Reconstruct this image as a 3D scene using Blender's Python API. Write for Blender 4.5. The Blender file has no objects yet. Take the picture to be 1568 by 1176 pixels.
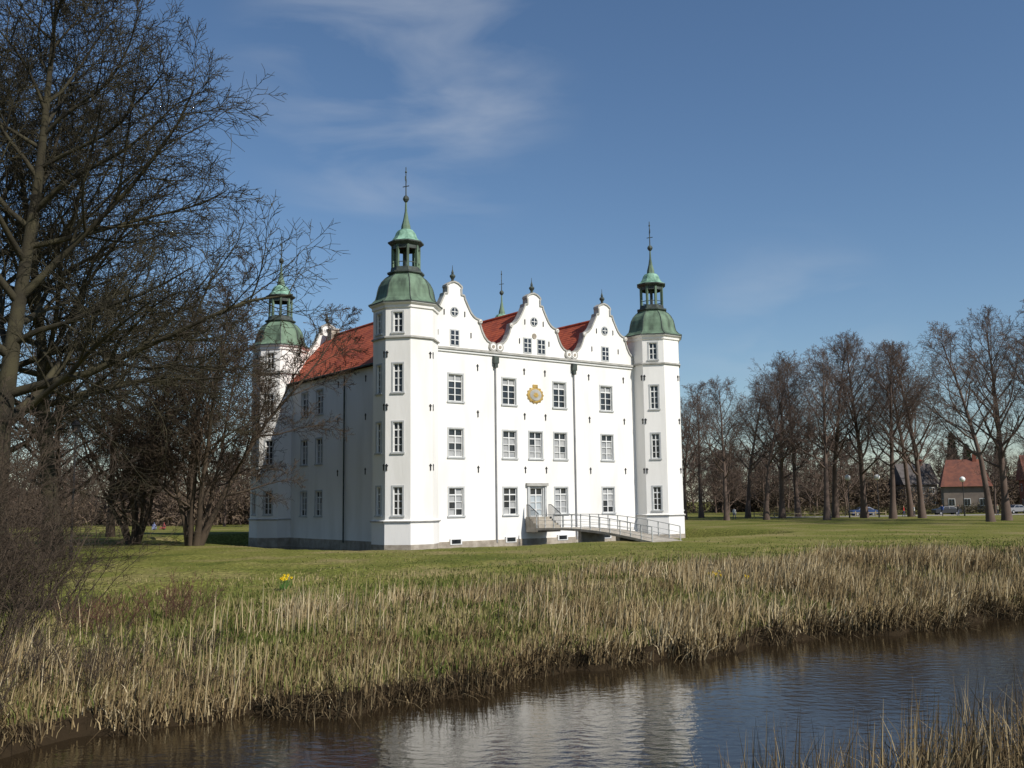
import bpy, math, random
import numpy as np
from mathutils import Matrix, Vector
R = math.radians
scene = bpy.context.scene
col = scene.collection
random.seed(7)
rng = np.random.default_rng(11)

# ------------------------------------------------------------------ materials
def mat(name, c1, c2=None, scale=3.0, rough=0.85, bump=0.0, bscale=30.0, spec=0.3, detail=6, metallic=0.0, pos=(0.35, 0.65), stretch=(1, 1, 1)):
    m = bpy.data.materials.new(name); m.use_nodes = True
    nt = m.node_tree; N = nt.nodes; L = nt.links
    b = N['Principled BSDF']
    b.inputs['Roughness'].default_value = rough
    b.inputs['Specular IOR Level'].default_value = spec
    b.inputs['Metallic'].default_value = metallic
    b.inputs['Base Color'].default_value = (*c1, 1)
    tc = N.new('ShaderNodeTexCoord')
    mp = N.new('ShaderNodeMapping'); mp.inputs['Scale'].default_value = stretch
    L.new(tc.outputs['Object'], mp.inputs['Vector'])
    if c2 is not None:
        n = N.new('ShaderNodeTexNoise'); n.inputs['Scale'].default_value = scale; n.inputs['Detail'].default_value = detail
        L.new(mp.outputs[0], n.inputs['Vector'])
        r = N.new('ShaderNodeValToRGB')
        r.color_ramp.elements[0].position = pos[0]; r.color_ramp.elements[1].position = pos[1]
        r.color_ramp.elements[0].color = (*c1, 1); r.color_ramp.elements[1].color = (*c2, 1)
        L.new(n.outputs['Fac'], r.inputs['Fac']); L.new(r.outputs['Color'], b.inputs['Base Color'])
    if bump > 0:
        n2 = N.new('ShaderNodeTexNoise'); n2.inputs['Scale'].default_value = bscale; n2.inputs['Detail'].default_value = 5
        L.new(mp.outputs[0], n2.inputs['Vector'])
        bp = N.new('ShaderNodeBump'); bp.inputs['Strength'].default_value = bump; bp.inputs['Distance'].default_value = 0.05
        L.new(n2.outputs['Fac'], bp.inputs['Height']); L.new(bp.outputs['Normal'], b.inputs['Normal'])
    return m

def attr_mat(name, stops, rough=0.9, attr='rnd'):
    m = bpy.data.materials.new(name); m.use_nodes = True
    nt = m.node_tree; N = nt.nodes; L = nt.links
    b = N['Principled BSDF']; b.inputs['Roughness'].default_value = rough; b.inputs['Specular IOR Level'].default_value = 0.15
    a = N.new('ShaderNodeAttribute'); a.attribute_name = attr
    r = N.new('ShaderNodeValToRGB')
    while len(r.color_ramp.elements) < len(stops): r.color_ramp.elements.new(0.5)
    for e, (p, c) in zip(r.color_ramp.elements, stops):
        e.position = p; e.color = (*c, 1)
    L.new(a.outputs['Fac'], r.inputs['Fac']); L.new(r.outputs['Color'], b.inputs['Base Color'])
    return m

def tile_material(name, ca, cb):
    m = mat(name, ca, cb, scale=1.2, rough=0.85, detail=8)
    nt = m.node_tree; N = nt.nodes; L = nt.links
    b = N['Principled BSDF']
    tc = N.new('ShaderNodeTexCoord')
    w = N.new('ShaderNodeTexWave'); w.bands_direction = 'Z'; w.inputs['Scale'].default_value = 1.3; w.inputs['Distortion'].default_value = 0.4
    w2 = N.new('ShaderNodeTexWave'); w2.bands_direction = 'Y'; w2.inputs['Scale'].default_value = 1.6
    L.new(tc.outputs['Object'], w.inputs['Vector']); L.new(tc.outputs['Object'], w2.inputs['Vector'])
    ad = N.new('ShaderNodeMath'); ad.operation = 'ADD'
    L.new(w.outputs['Fac'], ad.inputs[0]); L.new(w2.outputs['Fac'], ad.inputs[1])
    bp = N.new('ShaderNodeBump'); bp.inputs['Strength'].default_value = 0.5; bp.inputs['Distance'].default_value = 0.06
    L.new(ad.outputs[0], bp.inputs['Height']); L.new(bp.outputs['Normal'], b.inputs['Normal'])
    return m

MW = mat('white_limewash', (0.82, 0.80, 0.76), (0.68, 0.66, 0.61), scale=0.6, rough=0.9, bump=0.3, bscale=3, pos=(0.45, 0.8), stretch=(1, 1, 0.22), detail=9)
MTRIM = mat('grey_trim', (0.42, 0.41, 0.38), (0.30, 0.29, 0.26), 2.0)
MFRAME = mat('window_frame_white', (0.70, 0.70, 0.68), rough=0.5)
MSURR = mat('window_surround', (0.48, 0.49, 0.48), (0.40, 0.41, 0.41), 2)
MGLASS = mat('window_glass', (0.012, 0.014, 0.018), (0.03, 0.035, 0.04), 0.7, rough=0.12, spec=0.6)
MCURT = mat('window_blind', (0.40, 0.40, 0.39), (0.27, 0.28, 0.29), 1.2, rough=0.5)
MIRON = mat('dark_iron', (0.02, 0.02, 0.022), rough=0.5)
MPIPE = mat('pipe_zinc', (0.33, 0.33, 0.33), (0.24, 0.24, 0.24), 1, rough=0.5)
MTILE = tile_material('clay_roof_tiles', (0.50, 0.115, 0.05), (0.30, 0.065, 0.035))
MCOP = mat('copper_patina', (0.15, 0.225, 0.15), (0.055, 0.080, 0.055), 1.4, rough=0.7, detail=9, stretch=(1, 1, 0.3), pos=(0.40, 0.66))
MCOPL = mat('copper_patina_light', (0.26, 0.44, 0.33), (0.10, 0.20, 0.14), 2.5, rough=0.7, detail=8)
MCOPD = mat('copper_dark', (0.035, 0.04, 0.038), (0.07, 0.09, 0.075), 2.5, rough=0.6)
MGOLD = mat('gilded_clock', (0.50, 0.33, 0.08), (0.30, 0.20, 0.07), 4, rough=0.5)
MPLINTH = mat('plinth_brick', (0.42, 0.37, 0.30), (0.27, 0.23, 0.18), 2, bump=0.5, bscale=12)
MDOOR = mat('door_paint', (0.38, 0.42, 0.44), rough=0.5)
MBRICK = mat('brick_red', (0.26, 0.09, 0.055), (0.17, 0.06, 0.04), 6)
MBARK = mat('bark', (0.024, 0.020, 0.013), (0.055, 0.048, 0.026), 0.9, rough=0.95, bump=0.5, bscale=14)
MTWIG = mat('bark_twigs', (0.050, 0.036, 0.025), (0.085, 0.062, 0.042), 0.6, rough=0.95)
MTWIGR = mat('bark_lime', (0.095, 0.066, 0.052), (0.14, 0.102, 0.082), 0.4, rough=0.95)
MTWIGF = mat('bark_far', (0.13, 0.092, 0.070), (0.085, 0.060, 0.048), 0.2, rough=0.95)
MRED = mat('red_twigs', (0.12, 0.05, 0.035), (0.10, 0.06, 0.04), 2)

# ------------------------------------------------------------------ mesh helpers
def np_mesh(name, V, F, rnd=None):
    V = np.asarray(V, dtype=np.float32); F = np.asarray(F, dtype=np.int32)
    k = F.shape[1]
    me = bpy.data.meshes.new(name)
    me.vertices.add(len(V)); me.vertices.foreach_set('co', V.ravel())
    me.loops.add(F.size); me.loops.foreach_set('vertex_index', F.ravel())
    me.polygons.add(len(F)); me.polygons.foreach_set('loop_start', np.arange(0, F.size, k, dtype=np.int32))
    try: me.polygons.foreach_set('loop_total', np.full(len(F), k, dtype=np.int32))
    except Exception: pass
    me.update(calc_edges=True)
    if rnd is not None:
        a = me.attributes.new('rnd', 'FLOAT', 'POINT'); a.data.foreach_set('value', np.asarray(rnd, dtype=np.float32))
    return me

def add_obj(name, data, parent=None, loc=(0, 0, 0), rot=(0, 0, 0), scale=(1, 1, 1)):
    o = bpy.data.objects.new(name, data); col.objects.link(o)
    o.location = loc; o.rotation_euler = rot; o.scale = scale
    if parent: o.parent = parent
    return o

class MB:
    def __init__(s): s.v = []; s.f = []; s.m = []
    def add(s, vs, fs, mi=0, M=None):
        b = len(s.v)
        if M is not None: vs = [tuple(M @ Vector(v)) for v in vs]
        s.v += [tuple(v) for v in vs]
        s.f += [tuple(i + b for i in f) for f in fs]; s.m += [mi] * len(fs)
    def box(s, x0, x1, y0, y1, z0, z1, mi=0, M=None):
        vs = [(x0, y0, z0), (x1, y0, z0), (x1, y1, z0), (x0, y1, z0), (x0, y0, z1), (x1, y0, z1), (x1, y1, z1), (x0, y1, z1)]
        s.add(vs, [(0, 3, 2, 1), (4, 5, 6, 7), (0, 1, 5, 4), (1, 2, 6, 5), (2, 3, 7, 6), (3, 0, 4, 7)], mi, M)
    def lathe(s, prof, n=8, rot=0.0, mi=0, M=None, cap=True):
        vs = []; fs = []
        for r, z in prof:
            for k in range(n):
                a = rot + 2 * math.pi * k / n
                vs.append((r * math.cos(a), r * math.sin(a), z))
        for i in range(len(prof) - 1):
            for k in range(n):
                k2 = (k + 1) % n
                fs.append((i * n + k, i * n + k2, (i + 1) * n + k2, (i + 1) * n + k))
        if cap:
            fs.append(tuple(reversed(range(n)))); fs.append(tuple((len(prof) - 1) * n + k for k in range(n)))
        s.add(vs, fs, mi, M)
    def tube(s, p0, p1, r, n=6, mi=0, M=None, r1=None):
        p0 = Vector(p0); p1 = Vector(p1); d = p1 - p0
        q = d.to_track_quat('Z', 'Y').to_matrix().to_4x4()
        T = Matrix.Translation(p0) @ q
        if M is not None: T = M @ T
        s.lathe([(r, 0), (r1 if r1 is not None else r, d.length)], n, 0, mi, T)
    def obj(s, name, mats, parent=None, smooth=False):
        me = bpy.data.meshes.new(name); me.from_pydata(s.v, [], s.f)
        for m in mats: me.materials.append(m)
        me.polygons.foreach_set('material_index', s.m)
        if smooth: me.polygons.foreach_set('use_smooth', [True] * len(s.f))
        me.update()
        return add_obj(name, me, parent)

def empty(name, loc=(0, 0, 0), rz=0.0):
    e = bpy.data.objects.new(name, None); col.objects.link(e); e.location = loc; e.rotation_euler = (0, 0, rz); e.empty_display_size = 0.5
    return e

T = Matrix.Translation
def Rz(a): return Matrix.Rotation(a, 4, 'Z')
VN = rng.random((256, 256))
def vn(x, y, s, o=0):
    x = np.asarray(x) / s + 57.3 + o * 13.7; y = np.asarray(y) / s + 91.1 + o * 7.9
    xi = np.floor(x).astype(int); yi = np.floor(y).astype(int); fx = x - xi; fy = y - yi
    fx = fx * fx * (3 - 2 * fx); fy = fy * fy * (3 - 2 * fy)
    g = lambda a, b: VN[a % 256, b % 256]
    return (g(xi, yi) * (1 - fx) + g(xi + 1, yi) * fx) * (1 - fy) + (g(xi, yi + 1) * (1 - fx) + g(xi + 1, yi + 1) * fx) * fy

# ------------------------------------------------------------------ terrain
CA = (-8.2, 75.0); CROT = math.atan2(0.598, 0.80)
cu = (math.cos(CROT), math.sin(CROT)); cv = (-math.sin(CROT), math.cos(CROT))
CW, CD = 26.85, 24.0
bx = np.array([-200, -40, -15, -10.5, -9, -7.3, -4, -1.1, 3.4, 7.2, 11.6, 15.8, 30, 60, 120, 600.])
by = np.array([2, 6, 9.5, 12.4, 14.6, 16.5, 18.2, 20.2, 24.0, 26.6, 29.0, 31.2, 37, 45, 59, 150.])
nx = np.array([-200, -20, 1, 2.6, 5, 8, 9, 10.5, 14, 30, 60, 120, 600.])
ny = np.array([-6, 5, 9.0, 10.8, 11.8, 14, 17.5, 19.5, 22, 27, 34, 48, 135.])
def wob(x): return 0.45 * np.sin(x * .9 + 0.5) + 0.25 * np.sin(x * 2.3) + 0.14 * np.sin(x * 5.1 + 1)
def dfar(x, y): return (y - np.interp(x, bx, by) - wob(x)) * 0.86
def dnear(x, y): return (np.interp(x, nx, ny) + wob(x + 9) - y) * 0.9
def dmoat(x, y):
    lx = (x - CA[0]) * cu[0] + (y - CA[1]) * cu[1]; ly = (x - CA[0]) * cv[0] + (y - CA[1]) * cv[1]
    dx = np.maximum(np.maximum(-2.3 - lx, lx - CW - 2.3), 0); dy = np.maximum(np.maximum(-2.3 - ly, ly - CD - 2.3), 0)
    return np.hypot(dx, dy)
def gz(x, y):
    x = np.asarray(x, float); y = np.asarray(y, float)
    zf = np.interp(dfar(x, y), [-3, -0.4, 0.0, 0.35, 4, 9, 15], [-1.8, -1.15, -0.88, -0.58, -0.38, -.12, 0])
    zn = np.interp(dnear(x, y), [-2.5, -0.4, 0.1, 1.5, 6, 14], [-1.8, -1.15, -0.86, -0.5, 0.5, 1.25])
    z = np.maximum(zf, zn)
    n = 0.26 * (vn(x, y, 2.2) - .5) + 0.16 * (vn(x, y, .8, 3) - .5)
    z = z + n * np.clip((80 - y) / 40, 0, 1)
    dm = dmoat(x, y)
    return np.where(dm < 9, np.minimum(z, np.interp(dm, [6, 8.8], [-1.8, 0.0])), z)

xs = np.concatenate([np.linspace(-900, -85, 30)[:-1], np.linspace(-85, -25, 100)[:-1], np.linspace(-25, 35, 260)[:-1], np.linspace(35, 85, 60)[:-1], np.linspace(85, 900, 30)])
ys = np.concatenate([np.linspace(-60, 5, 16)[:-1], np.linspace(5, 50, 220)[:-1], np.linspace(50, 120, 120)[:-1], np.linspace(120, 1500, 50)])
GX, GY = np.meshgrid(xs, ys)
GZ = gz(GX, GY)
nxn, nyn = len(xs), len(ys)
idx = np.arange(nxn * nyn).reshape(nyn, nxn)
F = np.stack([idx[:-1, :-1], idx[:-1, 1:], idx[1:, 1:], idx[1:, :-1]], -1).reshape(-1, 4)
dryf = np.interp(dfar(GX, GY), [-1, 0.5, 1.2, 5, 14, 26], [1, 0.97, 0.8, 0.6, 0.4, 0.0])
dryn = np.interp(dnear(GX, GY), [-1, 0, 6, 12], [1, 1, 0.6, 0.3])
dry = np.where(dnear(GX, GY) > -1, dryn, dryf)
me = np_mesh('ground', np.stack([GX, GY, GZ], -1).reshape(-1, 3), F, dry.ravel())
me.polygons.foreach_set('use_smooth', [True] * len(me.polygons))
mg = bpy.data.materials.new('lawn'); mg.use_nodes = True
N = mg.node_tree.nodes; L = mg.node_tree.links; b = N['Principled BSDF']; b.inputs['Roughness'].default_value = 1; b.inputs['Specular IOR Level'].default_value = 0.05
tc = N.new('ShaderNodeTexCoord')
def nz(sc, det=6, st=None):
    n = N.new('ShaderNodeTexNoise'); n.inputs['Scale'].default_value = sc; n.inputs['Detail'].default_value = det
    if st:
        mp = N.new('ShaderNodeMapping'); mp.inputs['Scale'].default_value = st; L.new(tc.outputs['Object'], mp.inputs[0]); L.new(mp.outputs[0], n.inputs['Vector'])
    else: L.new(tc.outputs['Object'], n.inputs['Vector'])
    return n
def ramp(src, stops):
    r = N.new('ShaderNodeValToRGB')
    while len(r.color_ramp.elements) < len(stops): r.color_ramp.elements.new(0.5)
    for e, (p, c) in zip(r.color_ramp.elements, stops): e.position = p; e.color = (*c, 1)
    L.new(src, r.inputs['Fac']); return r
r1 = ramp(nz(0.16, 12).outputs['Fac'], [(0.32, (0.105, 0.120, 0.026)), (0.5, (0.165, 0.165, 0.042)), (0.66, (0.24, 0.20, 0.085))])
r2 = ramp(nz(6, 8).outputs['Fac'], [(0.35, (0.07, 0.052, 0.025)), (0.6, (0.18, 0.14, 0.065))])
at = N.new('ShaderNodeAttribute'); at.attribute_name = 'rnd'
nn = nz(0.9, 10); ma = N.new('ShaderNodeMath'); ma.operation = 'ADD'; L.new(at.outputs['Fac'], ma.inputs[0]); L.new(nn.outputs['Fac'], ma.inputs[1])
mr = N.new('ShaderNodeMapRange'); mr.inputs['From Min'].default_value = 0.75; mr.inputs['From Max'].default_value = 1.35; L.new(ma.outputs[0], mr.inputs['Value'])
mx = N.new('ShaderNodeMixRGB'); L.new(mr.outputs[0], mx.inputs['Fac']); L.new(r1.outputs[0], mx.inputs[1]); L.new(r2.outputs[0], mx.inputs[2])
fine = ramp(nz(5, 10).outputs['Fac'], [(0.3, (0.5, 0.5, 0.5)), (0.7, (1.25, 1.25, 1.25))])
mm = N.new('ShaderNodeMixRGB'); mm.blend_type = 'MULTIPLY'; mm.inputs['Fac'].default_value = 1; L.new(mx.outputs[0], mm.inputs[1]); L.new(fine.outputs[0], mm.inputs[2])
mr2 = N.new('ShaderNodeMapRange'); mr2.inputs['From Min'].default_value = 0.85; mr2.inputs['From Max'].default_value = 0.96; L.new(at.outputs['Fac'], mr2.inputs['Value'])
mud = N.new('ShaderNodeMixRGB'); L.new(mr2.outputs[0], mud.inputs['Fac']); L.new(mm.outputs[0], mud.inputs[1]); mud.inputs[2].default_value = (.030, .021, .012, 1)
L.new(mud.outputs[0], b.inputs['Base Color'])
bp = N.new('ShaderNodeBump'); bp.inputs['Strength'].default_value = 0.8; bp.inputs['Distance'].default_value = 0.15
L.new(nz(5, 8).outputs['Fac'], bp.inputs['Height']); L.new(bp.outputs[0], b.inputs['Normal'])
me.materials.append(mg); add_obj('ground', me)

# water
mwat = bpy.data.materials.new('pond_water'); mwat.use_nodes = True
N = mwat.node_tree.nodes; L = mwat.node_tree.links; b = N['Principled BSDF']
b.inputs['Base Color'].default_value = (0.022, 0.015, 0.008, 1); b.inputs['Roughness'].default_value = 0.06; b.inputs['IOR'].default_value = 1.36
tc = N.new('ShaderNodeTexCoord')
n = nz(3.2, 4, (1.0, 1.5, 1)); n2 = nz(0.3, 2)
bp = N.new('ShaderNodeBump'); bp.inputs['Strength'].default_value = 0.22; bp.inputs['Distance'].default_value = 0.1
mu = N.new('ShaderNodeMath'); mu.operation = 'MULTIPLY'; L.new(n.outputs['Fac'], mu.inputs[0]); L.new(n2.outputs['Fac'], mu.inputs[1])
L.new(mu.outputs[0], bp.inputs['Height']); L.new(bp.outputs[0], b.inputs['Normal'])
mb = MB(); mb.add([(-250, -55, -0.9), (700, -55, -0.9), (700, 160, -0.9), (-250, 160, -0.9)], [(0, 1, 2, 3)])
mb.obj('water', [mwat])

# ------------------------------------------------------------------ castle
castle = empty('castle', (CA[0], CA[1], 0), CROT)
CM = [MW, MTRIM, MFRAME, MSURR, MGLASS, MCURT, MIRON, MPIPE, MTILE, MCOP, MCOPL, MCOPD, MGOLD, MPLINTH, MDOOR]
(W, TR, FR, SU, GL, CU, IR, PI, TI, CO, COL, COD, GO, PL, DO) = range(15)

def fill_window(mb, M, x0, x1, z0, z1, cols=2, rows=4, style='dark', d=0.2):
    mb.add([(x0, 0, z0), (x1, 0, z0), (x1, d, z0), (x0, d, z0)], [(0, 1, 2, 3)], W, M)
    mb.add([(x0, 0, z1), (x1, 0, z1), (x1, d, z1), (x0, d, z1)], [(3, 2, 1, 0)], W, M)
    mb.add([(x0, 0, z0), (x0, d, z0), (x0, d, z1), (x0, 0, z1)], [(0, 1, 2, 3)], W, M)
    mb.add([(x1, 0, z0), (x1, d, z0), (x1, d, z1), (x1, 0, z1)], [(3, 2, 1, 0)], W, M)
    h = (z1 - z0) / rows
    for r in range(rows):
        for c in range(cols):
            mi = GL
            if style == 'blind' and r < rows - 1 and random.random() < 0.85: mi = CU
            if style == 'mixed' and random.random() < 0.4: mi = CU
            if style == 'dark' and r == rows - 1 and cols == 2 and rows == 4 and (x1 - x0) > 1: mi = CU
            if style == 'door': mi = DO if r < rows - 1 else GL
            xa = x0 + (x1 - x0) * c / cols; xb = x0 + (x1 - x0) * (c + 1) / cols
            ya = d - 0.01 - random.random() * 0.008
            mb.add([(xa, ya, z0 + h * r), (xb, ya, z0 + h * r), (xb, ya, z0 + h * (r + 1)), (xa, ya, z0 + h * (r + 1))], [(0, 1, 2, 3)], mi, M)
    fw = 0.07; ya, yb = d - 0.10, d - 0.03
    mb.box(x0, x0 + fw, ya, yb, z0, z1, FR, M); mb.box(x1 - fw, x1, ya, yb, z0, z1, FR, M)
    mb.box(x0 + fw, x1 - fw, ya, yb, z0, z0 + fw, FR, M); mb.box(x0 + fw, x1 - fw, ya, yb, z1 - fw, z1, FR, M)
    bw = 0.025
    for c in range(1, cols):
        xc = x0 + (x1 - x0) * c / cols; mb.box(xc - 0.045, xc + 0.045, ya + .004, yb, z0 + fw, z1 - fw, FR, M)
    for r in range(1, rows):
        zc = z0 + h * r; w_ = 0.05 if r == rows - 1 else bw
        mb.box(x0 + fw, x1 - fw, ya + .01, yb, zc - w_, zc + w_, FR, M)

def wall(mb, M, width, z0, z1, ops, surround=True):
    X = sorted({0, width, *[o[0] for o in ops], *[o[1] for o in ops]}); Z = sorted({z0, z1, *[o[2] for o in ops], *[o[3] for o in ops]})
    for i in range(len(X) - 1):
        for j in range(len(Z) - 1):
            xc = (X[i] + X[i + 1]) / 2; zc = (Z[j] + Z[j + 1]) / 2
            if any(o[0] < xc < o[1] and o[2] < zc < o[3] for o in ops): continue
            mb.add([(X[i], 0, Z[j]), (X[i + 1], 0, Z[j]), (X[i + 1], 0, Z[j + 1]), (X[i], 0, Z[j + 1])], [(0, 1, 2, 3)], W, M)
    for o in ops:
        x0, x1, a, c, cols, rows, st = o
        fill_window(mb, M, x0, x1, a, c, cols, rows, st)
        if surround:
            s_ = 0.12; e = 0.006
            mb.box(x0 - s_, x0 + e, -0.03, 0.02, a, c, SU, M); mb.box(x1 - e, x1 + s_, -0.03, 0.02, a, c, SU, M)
            mb.box(x0 - s_, x1 + s_, -0.035, 0.021, c - e, c + s_, SU, M)
            mb.box(x0 - s_ - .05, x1 + s_ + .05, -0.10, 0.022, a - 0.12, a + e, SU, M)

def anchor(mb, M, x, z, h=0.55):
    mb.box(x - 0.045, x + 0.045, -0.05, 0.01, z - h / 2, z + h / 2, IR, M)
    mb.box(x - 0.11, x + 0.11, -0.045, 0.01, z + h / 4 - .04, z + h / 4 + .04, IR, M)

XB1, XB2 = 8.8, 17.1; CX = [4.72, 12.9, 21.05]; DC = 12.9
WX = [4.8, 10.15, 15.6, 21.05]
mb = MB()
Z0 = -1.9; ZC = 15.3
x0w = 0.3
def fops(c, hw=0.68): return c - x0w - hw, c - x0w + hw
ops = []
for c in WX:
    a, b_ = fops(c)
    ops += [(a, b_, 1.9, 4.1, 2, 4, 'mixed'), (a, b_, 6.55, 8.8, 2, 4, 'blind'), (a, b_, 11.0, 13.2, 2, 4, 'dark')]
a, b_ = fops(DC)
ops += [(a, b_, 6.55, 8.8, 2, 4, 'blind')]
ops += [(a, b_, 1.701, 4.1, 2, 4, 'door')]
MF = T((x0w, 0.3, 0))
wall(mb, MF, CW - 0.6, Z0, ZC, ops)
ML = T((0.3, CD - 0.3, 0)) @ Rz(-math.pi / 2)
Ls = CD - 0.6
ops = []
for y in [15.7, 18.8]:
    xx = CD - 0.3 - y
    ops += [(xx - .65, xx + .65, 1.9, 4.1, 2, 4, 'mixed'), (xx - .65, xx + .65, 6.55, 8.8, 2, 4, 'blind'), (xx - .65, xx + .65, 11.0, 13.2, 2, 4, 'dark')]
wall(mb, ML, Ls, Z0, 14.2, ops)
MR_ = T((CW - 0.3, 0.3, 0)) @ Rz(math.pi / 2)
ops = []
for xx in [4.5, 9, 14, 19]:
    ops += [(xx - .65, xx + .65, 1.9, 4.1, 2, 4, 'mixed'), (xx - .65, xx + .65, 6.55, 8.8, 2, 4, 'blind'), (xx - .65, xx + .65, 11.0, 13.1, 2, 4, 'dark')]
wall(mb, MR_, Ls, Z0, 13.6, ops)
MBk = T((CW - 0.3, CD - 0.3, 0)) @ Rz(math.pi)
ops = []
for c in [5, 10.4, 15.9, 21.3]:
    ops += [(c - .65, c + .65, 1.9, 4.1, 2, 4, 'mixed'), (c - .65, c + .65, 6.55, 8.8, 2, 4, 'blind'), (c - .65, c + .65, 11.0, 13.2, 2, 4, 'dark')]
wall(mb, MBk, CW - 0.6, Z0, ZC, ops)
for x in [2.85, 6.95, 11.75, 14.0, 19.0, 23.2]:
    for z in [13.9, 10.1, 5.6]: anchor(mb, MF, x - .3, z)
for x in [7.0, 12.0]:
    for z in [10.1, 5.6, 13.3]: anchor(mb, ML, CD - .3 - x, z)
mb.obj('walls', CM, castle)

mb = MB()
for M, w in ((MF, CW - .6), (MBk, CW - .6)):
    mb.box(0.5, w - 0.5, -0.22, 0.05, ZC - 0.12, ZC + 0.06, TR, M)
    mb.box(0.5, w - 0.5, -0.12, 0.04, ZC - 0.30, ZC - 0.122, FR, M)
for M, w in ((MF, CW - .6), (MBk, CW - .6), (ML, Ls), (MR_, Ls)):
    mb.box(0.5, w - 0.5, -0.09, 0.03, Z0, -0.1, PL, M)
for c in [4.7, 10.1, 15.6, 20.6]:
    mb.box(c - .3 - .55, c - .3 + .55, -0.14, 0.0, -0.35, 0.12, FR, MF)
    mb.box(c - .3 - .42, c - .3 + .42, -0.16, -0.13, -0.27, 0.05, GL, MF)
for x in (XB1 - .1, XB2 + .1):
    mb.box(x - .24, x + .24, 0.0, 0.29, 14.35, 14.95, COD)
    mb.box(x - .15, x + .15, 0.03, 0.29, 14.0, 14.348, COD)
    mb.tube((x, 0.19, -0.3), (x, 0.19, 14.0), 0.06, 8, PI)
mb.tube((0.15, 10.6, -0.3), (0.15, 10.6, 13.9), 0.07, 8, COD)
mb.tube((0.15, 3.2, -0.3), (0.15, 3.2, 13.9), 0.06, 8, COD)
mb.obj('trim', CM, castle)

half = [(4.05, 0.0), (4.05, 0.25), (3.9, 0.6), (3.55, 0.72), (3.25, 0.85), (2.95, 1.15), (2.7, 1.6), (2.52, 2.1), (2.42, 2.55), (2.12, 2.62), (1.85, 2.78), (1.6, 3.05), (1.38, 3.42), (1.15, 3.85), (0.98, 4.2), (0.95, 4.4), (0.66, 4.42), (0.64, 4.95), (0.72, 4.98), (0.68, 5.12), (0.35, 5.35), (0.0, 5.45)]
MGI = PL
def gable(cx, yf, sgn, pair):
    mb = MB()
    prof = [(-a, h) for a, h in half] + [(a, h) for a, h in reversed(half[:-1])]
    n = len(prof); y0, y1 = yf, yf + sgn * 0.5
    vs = [(cx + a, y0, ZC + 0.03 + h) for a, h in prof] + [(cx + a, y1, ZC + 0.03 + h) for a, h in prof]
    fs = [tuple(range(n)), tuple(reversed(range(n, 2 * n)))]
    for i in range(n - 1): fs.append((i, i + 1, n + i + 1, n + i))
    mb.add(vs, fs, W)
    ya, yb = yf - sgn * 0.09, yf + sgn * 0.59
    for i in range(1, n - 2):
        (a0, h0), (a1, h1) = prof[i], prof[i + 1]
        d = Vector((a1 - a0, h1 - h0)); ln = d.length
        if ln < 1e-3: continue
        nn_ = Vector((-d.y, d.x)) / ln * 0.09; e = d / ln * 0.02
        q = [(a0 - e.x - nn_.x*.4, h0 - e.y - nn_.y*.4), (a1 + e.x - nn_.x*.4, h1 + e.y - nn_.y*.4), (a1 + e.x + nn_.x, h1 + e.y + nn_.y), (a0 - e.x + nn_.x, h0 - e.y + nn_.y)]
        jj = 0.0015 * (i % 4)
        vv = [(cx + p, ya + sgn*jj, ZC + .03 + h) for p, h in q] + [(cx + p, yb - sgn*jj, ZC + .03 + h) for p, h in q]
        mb.add(vv, [(0, 1, 2, 3), (7, 6, 5, 4), (0, 1, 5, 4), (1, 2, 6, 5), (2, 3, 7, 6), (3, 0, 4, 7)], TR)
    Mx = T((cx, yf, 0)) if sgn > 0 else T((cx, yf, 0)) @ Rz(math.pi)
    RX = Matrix.Rotation(R(90), 4, 'X')
    for s_ in (-1, 1):
        for (vx, vz, vr) in ((3.75, 0.45, 0.40), (2.5, 2.45, 0.2)):
            MV = Mx @ T((s_ * vx, 0.02, ZC + vz)) @ RX
            mb.lathe([(vr, 0), (vr, 0.16)], 16, 0, TR, MV)
            mb.lathe([(vr * .68, 0.162), (vr * .68, 0.19)], 16, 0, W, MV)
            mb.lathe([(vr * .34, 0.192), (vr * .34, 0.23)], 12, 0, MGI, MV)
    MV = Mx @ T((0, 0.02, ZC + 3.0)) @ RX
    mb.lathe([(0.42, 0), (0.42, 0.06)], 20, 0, SU, MV); mb.lathe([(0.32, 0.062), (0.32, 0.075)], 20, 0, GL, MV)
    mb.box(-.03, .03, -.075, -.05, ZC + 2.7, ZC + 3.3, FR, Mx); mb.box(-.3, .3, -.074, -.05, ZC + 2.97, ZC + 3.03, FR, Mx)
    if pair:
        MV = Mx @ T((0, 0.02, ZC + 1.75)) @ RX
        mb.lathe([(0.24, 0), (0.24, 0.06)], 16, 0, MGI, MV)
    for wx in ((-0.75, 0.75) if pair else (0,)):
        x0, x1, z0, z1 = wx - .36, wx + .36, ZC + 0.3, ZC + 1.45
        mb.box(x0 - .1, x1 + .1, -0.04, 0.01, z0 - .1, z1 + .1, SU, Mx)
        mb.box(x0, x1, -0.05, -0.035, z0, z1, GL, Mx)
        mb.box(wx - .035, wx + .035, -.075, -.045, z0, z1, FR, Mx)
        for q in range(1, 3): mb.box(x0, x1, -.073, -.045, z0 + (z1 - z0) * q / 3 - .025, z0 + (z1 - z0) * q / 3 + .025, FR, Mx)
    for ax, az in ((-1.6, 1.2), (1.6, 1.2), (-1.0, 2.9), (1.0, 2.9)):
        mb.box(ax - .04, ax + .04, -.05, .01, ZC + az - .22, ZC + az + .22, IR, Mx)
    mb.lathe([(.22, 0), (.22, .1), (.1, .18), (.12, .3), (.24, .5), (.22, .62), (.09, .72), (.11, .82), (.03, 1.1), (.015, 1.45)], 10, 0, COD, T((cx, yf + sgn * .25, ZC + 5.46)))
    mb.obj('gable', CM, castle)
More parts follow.
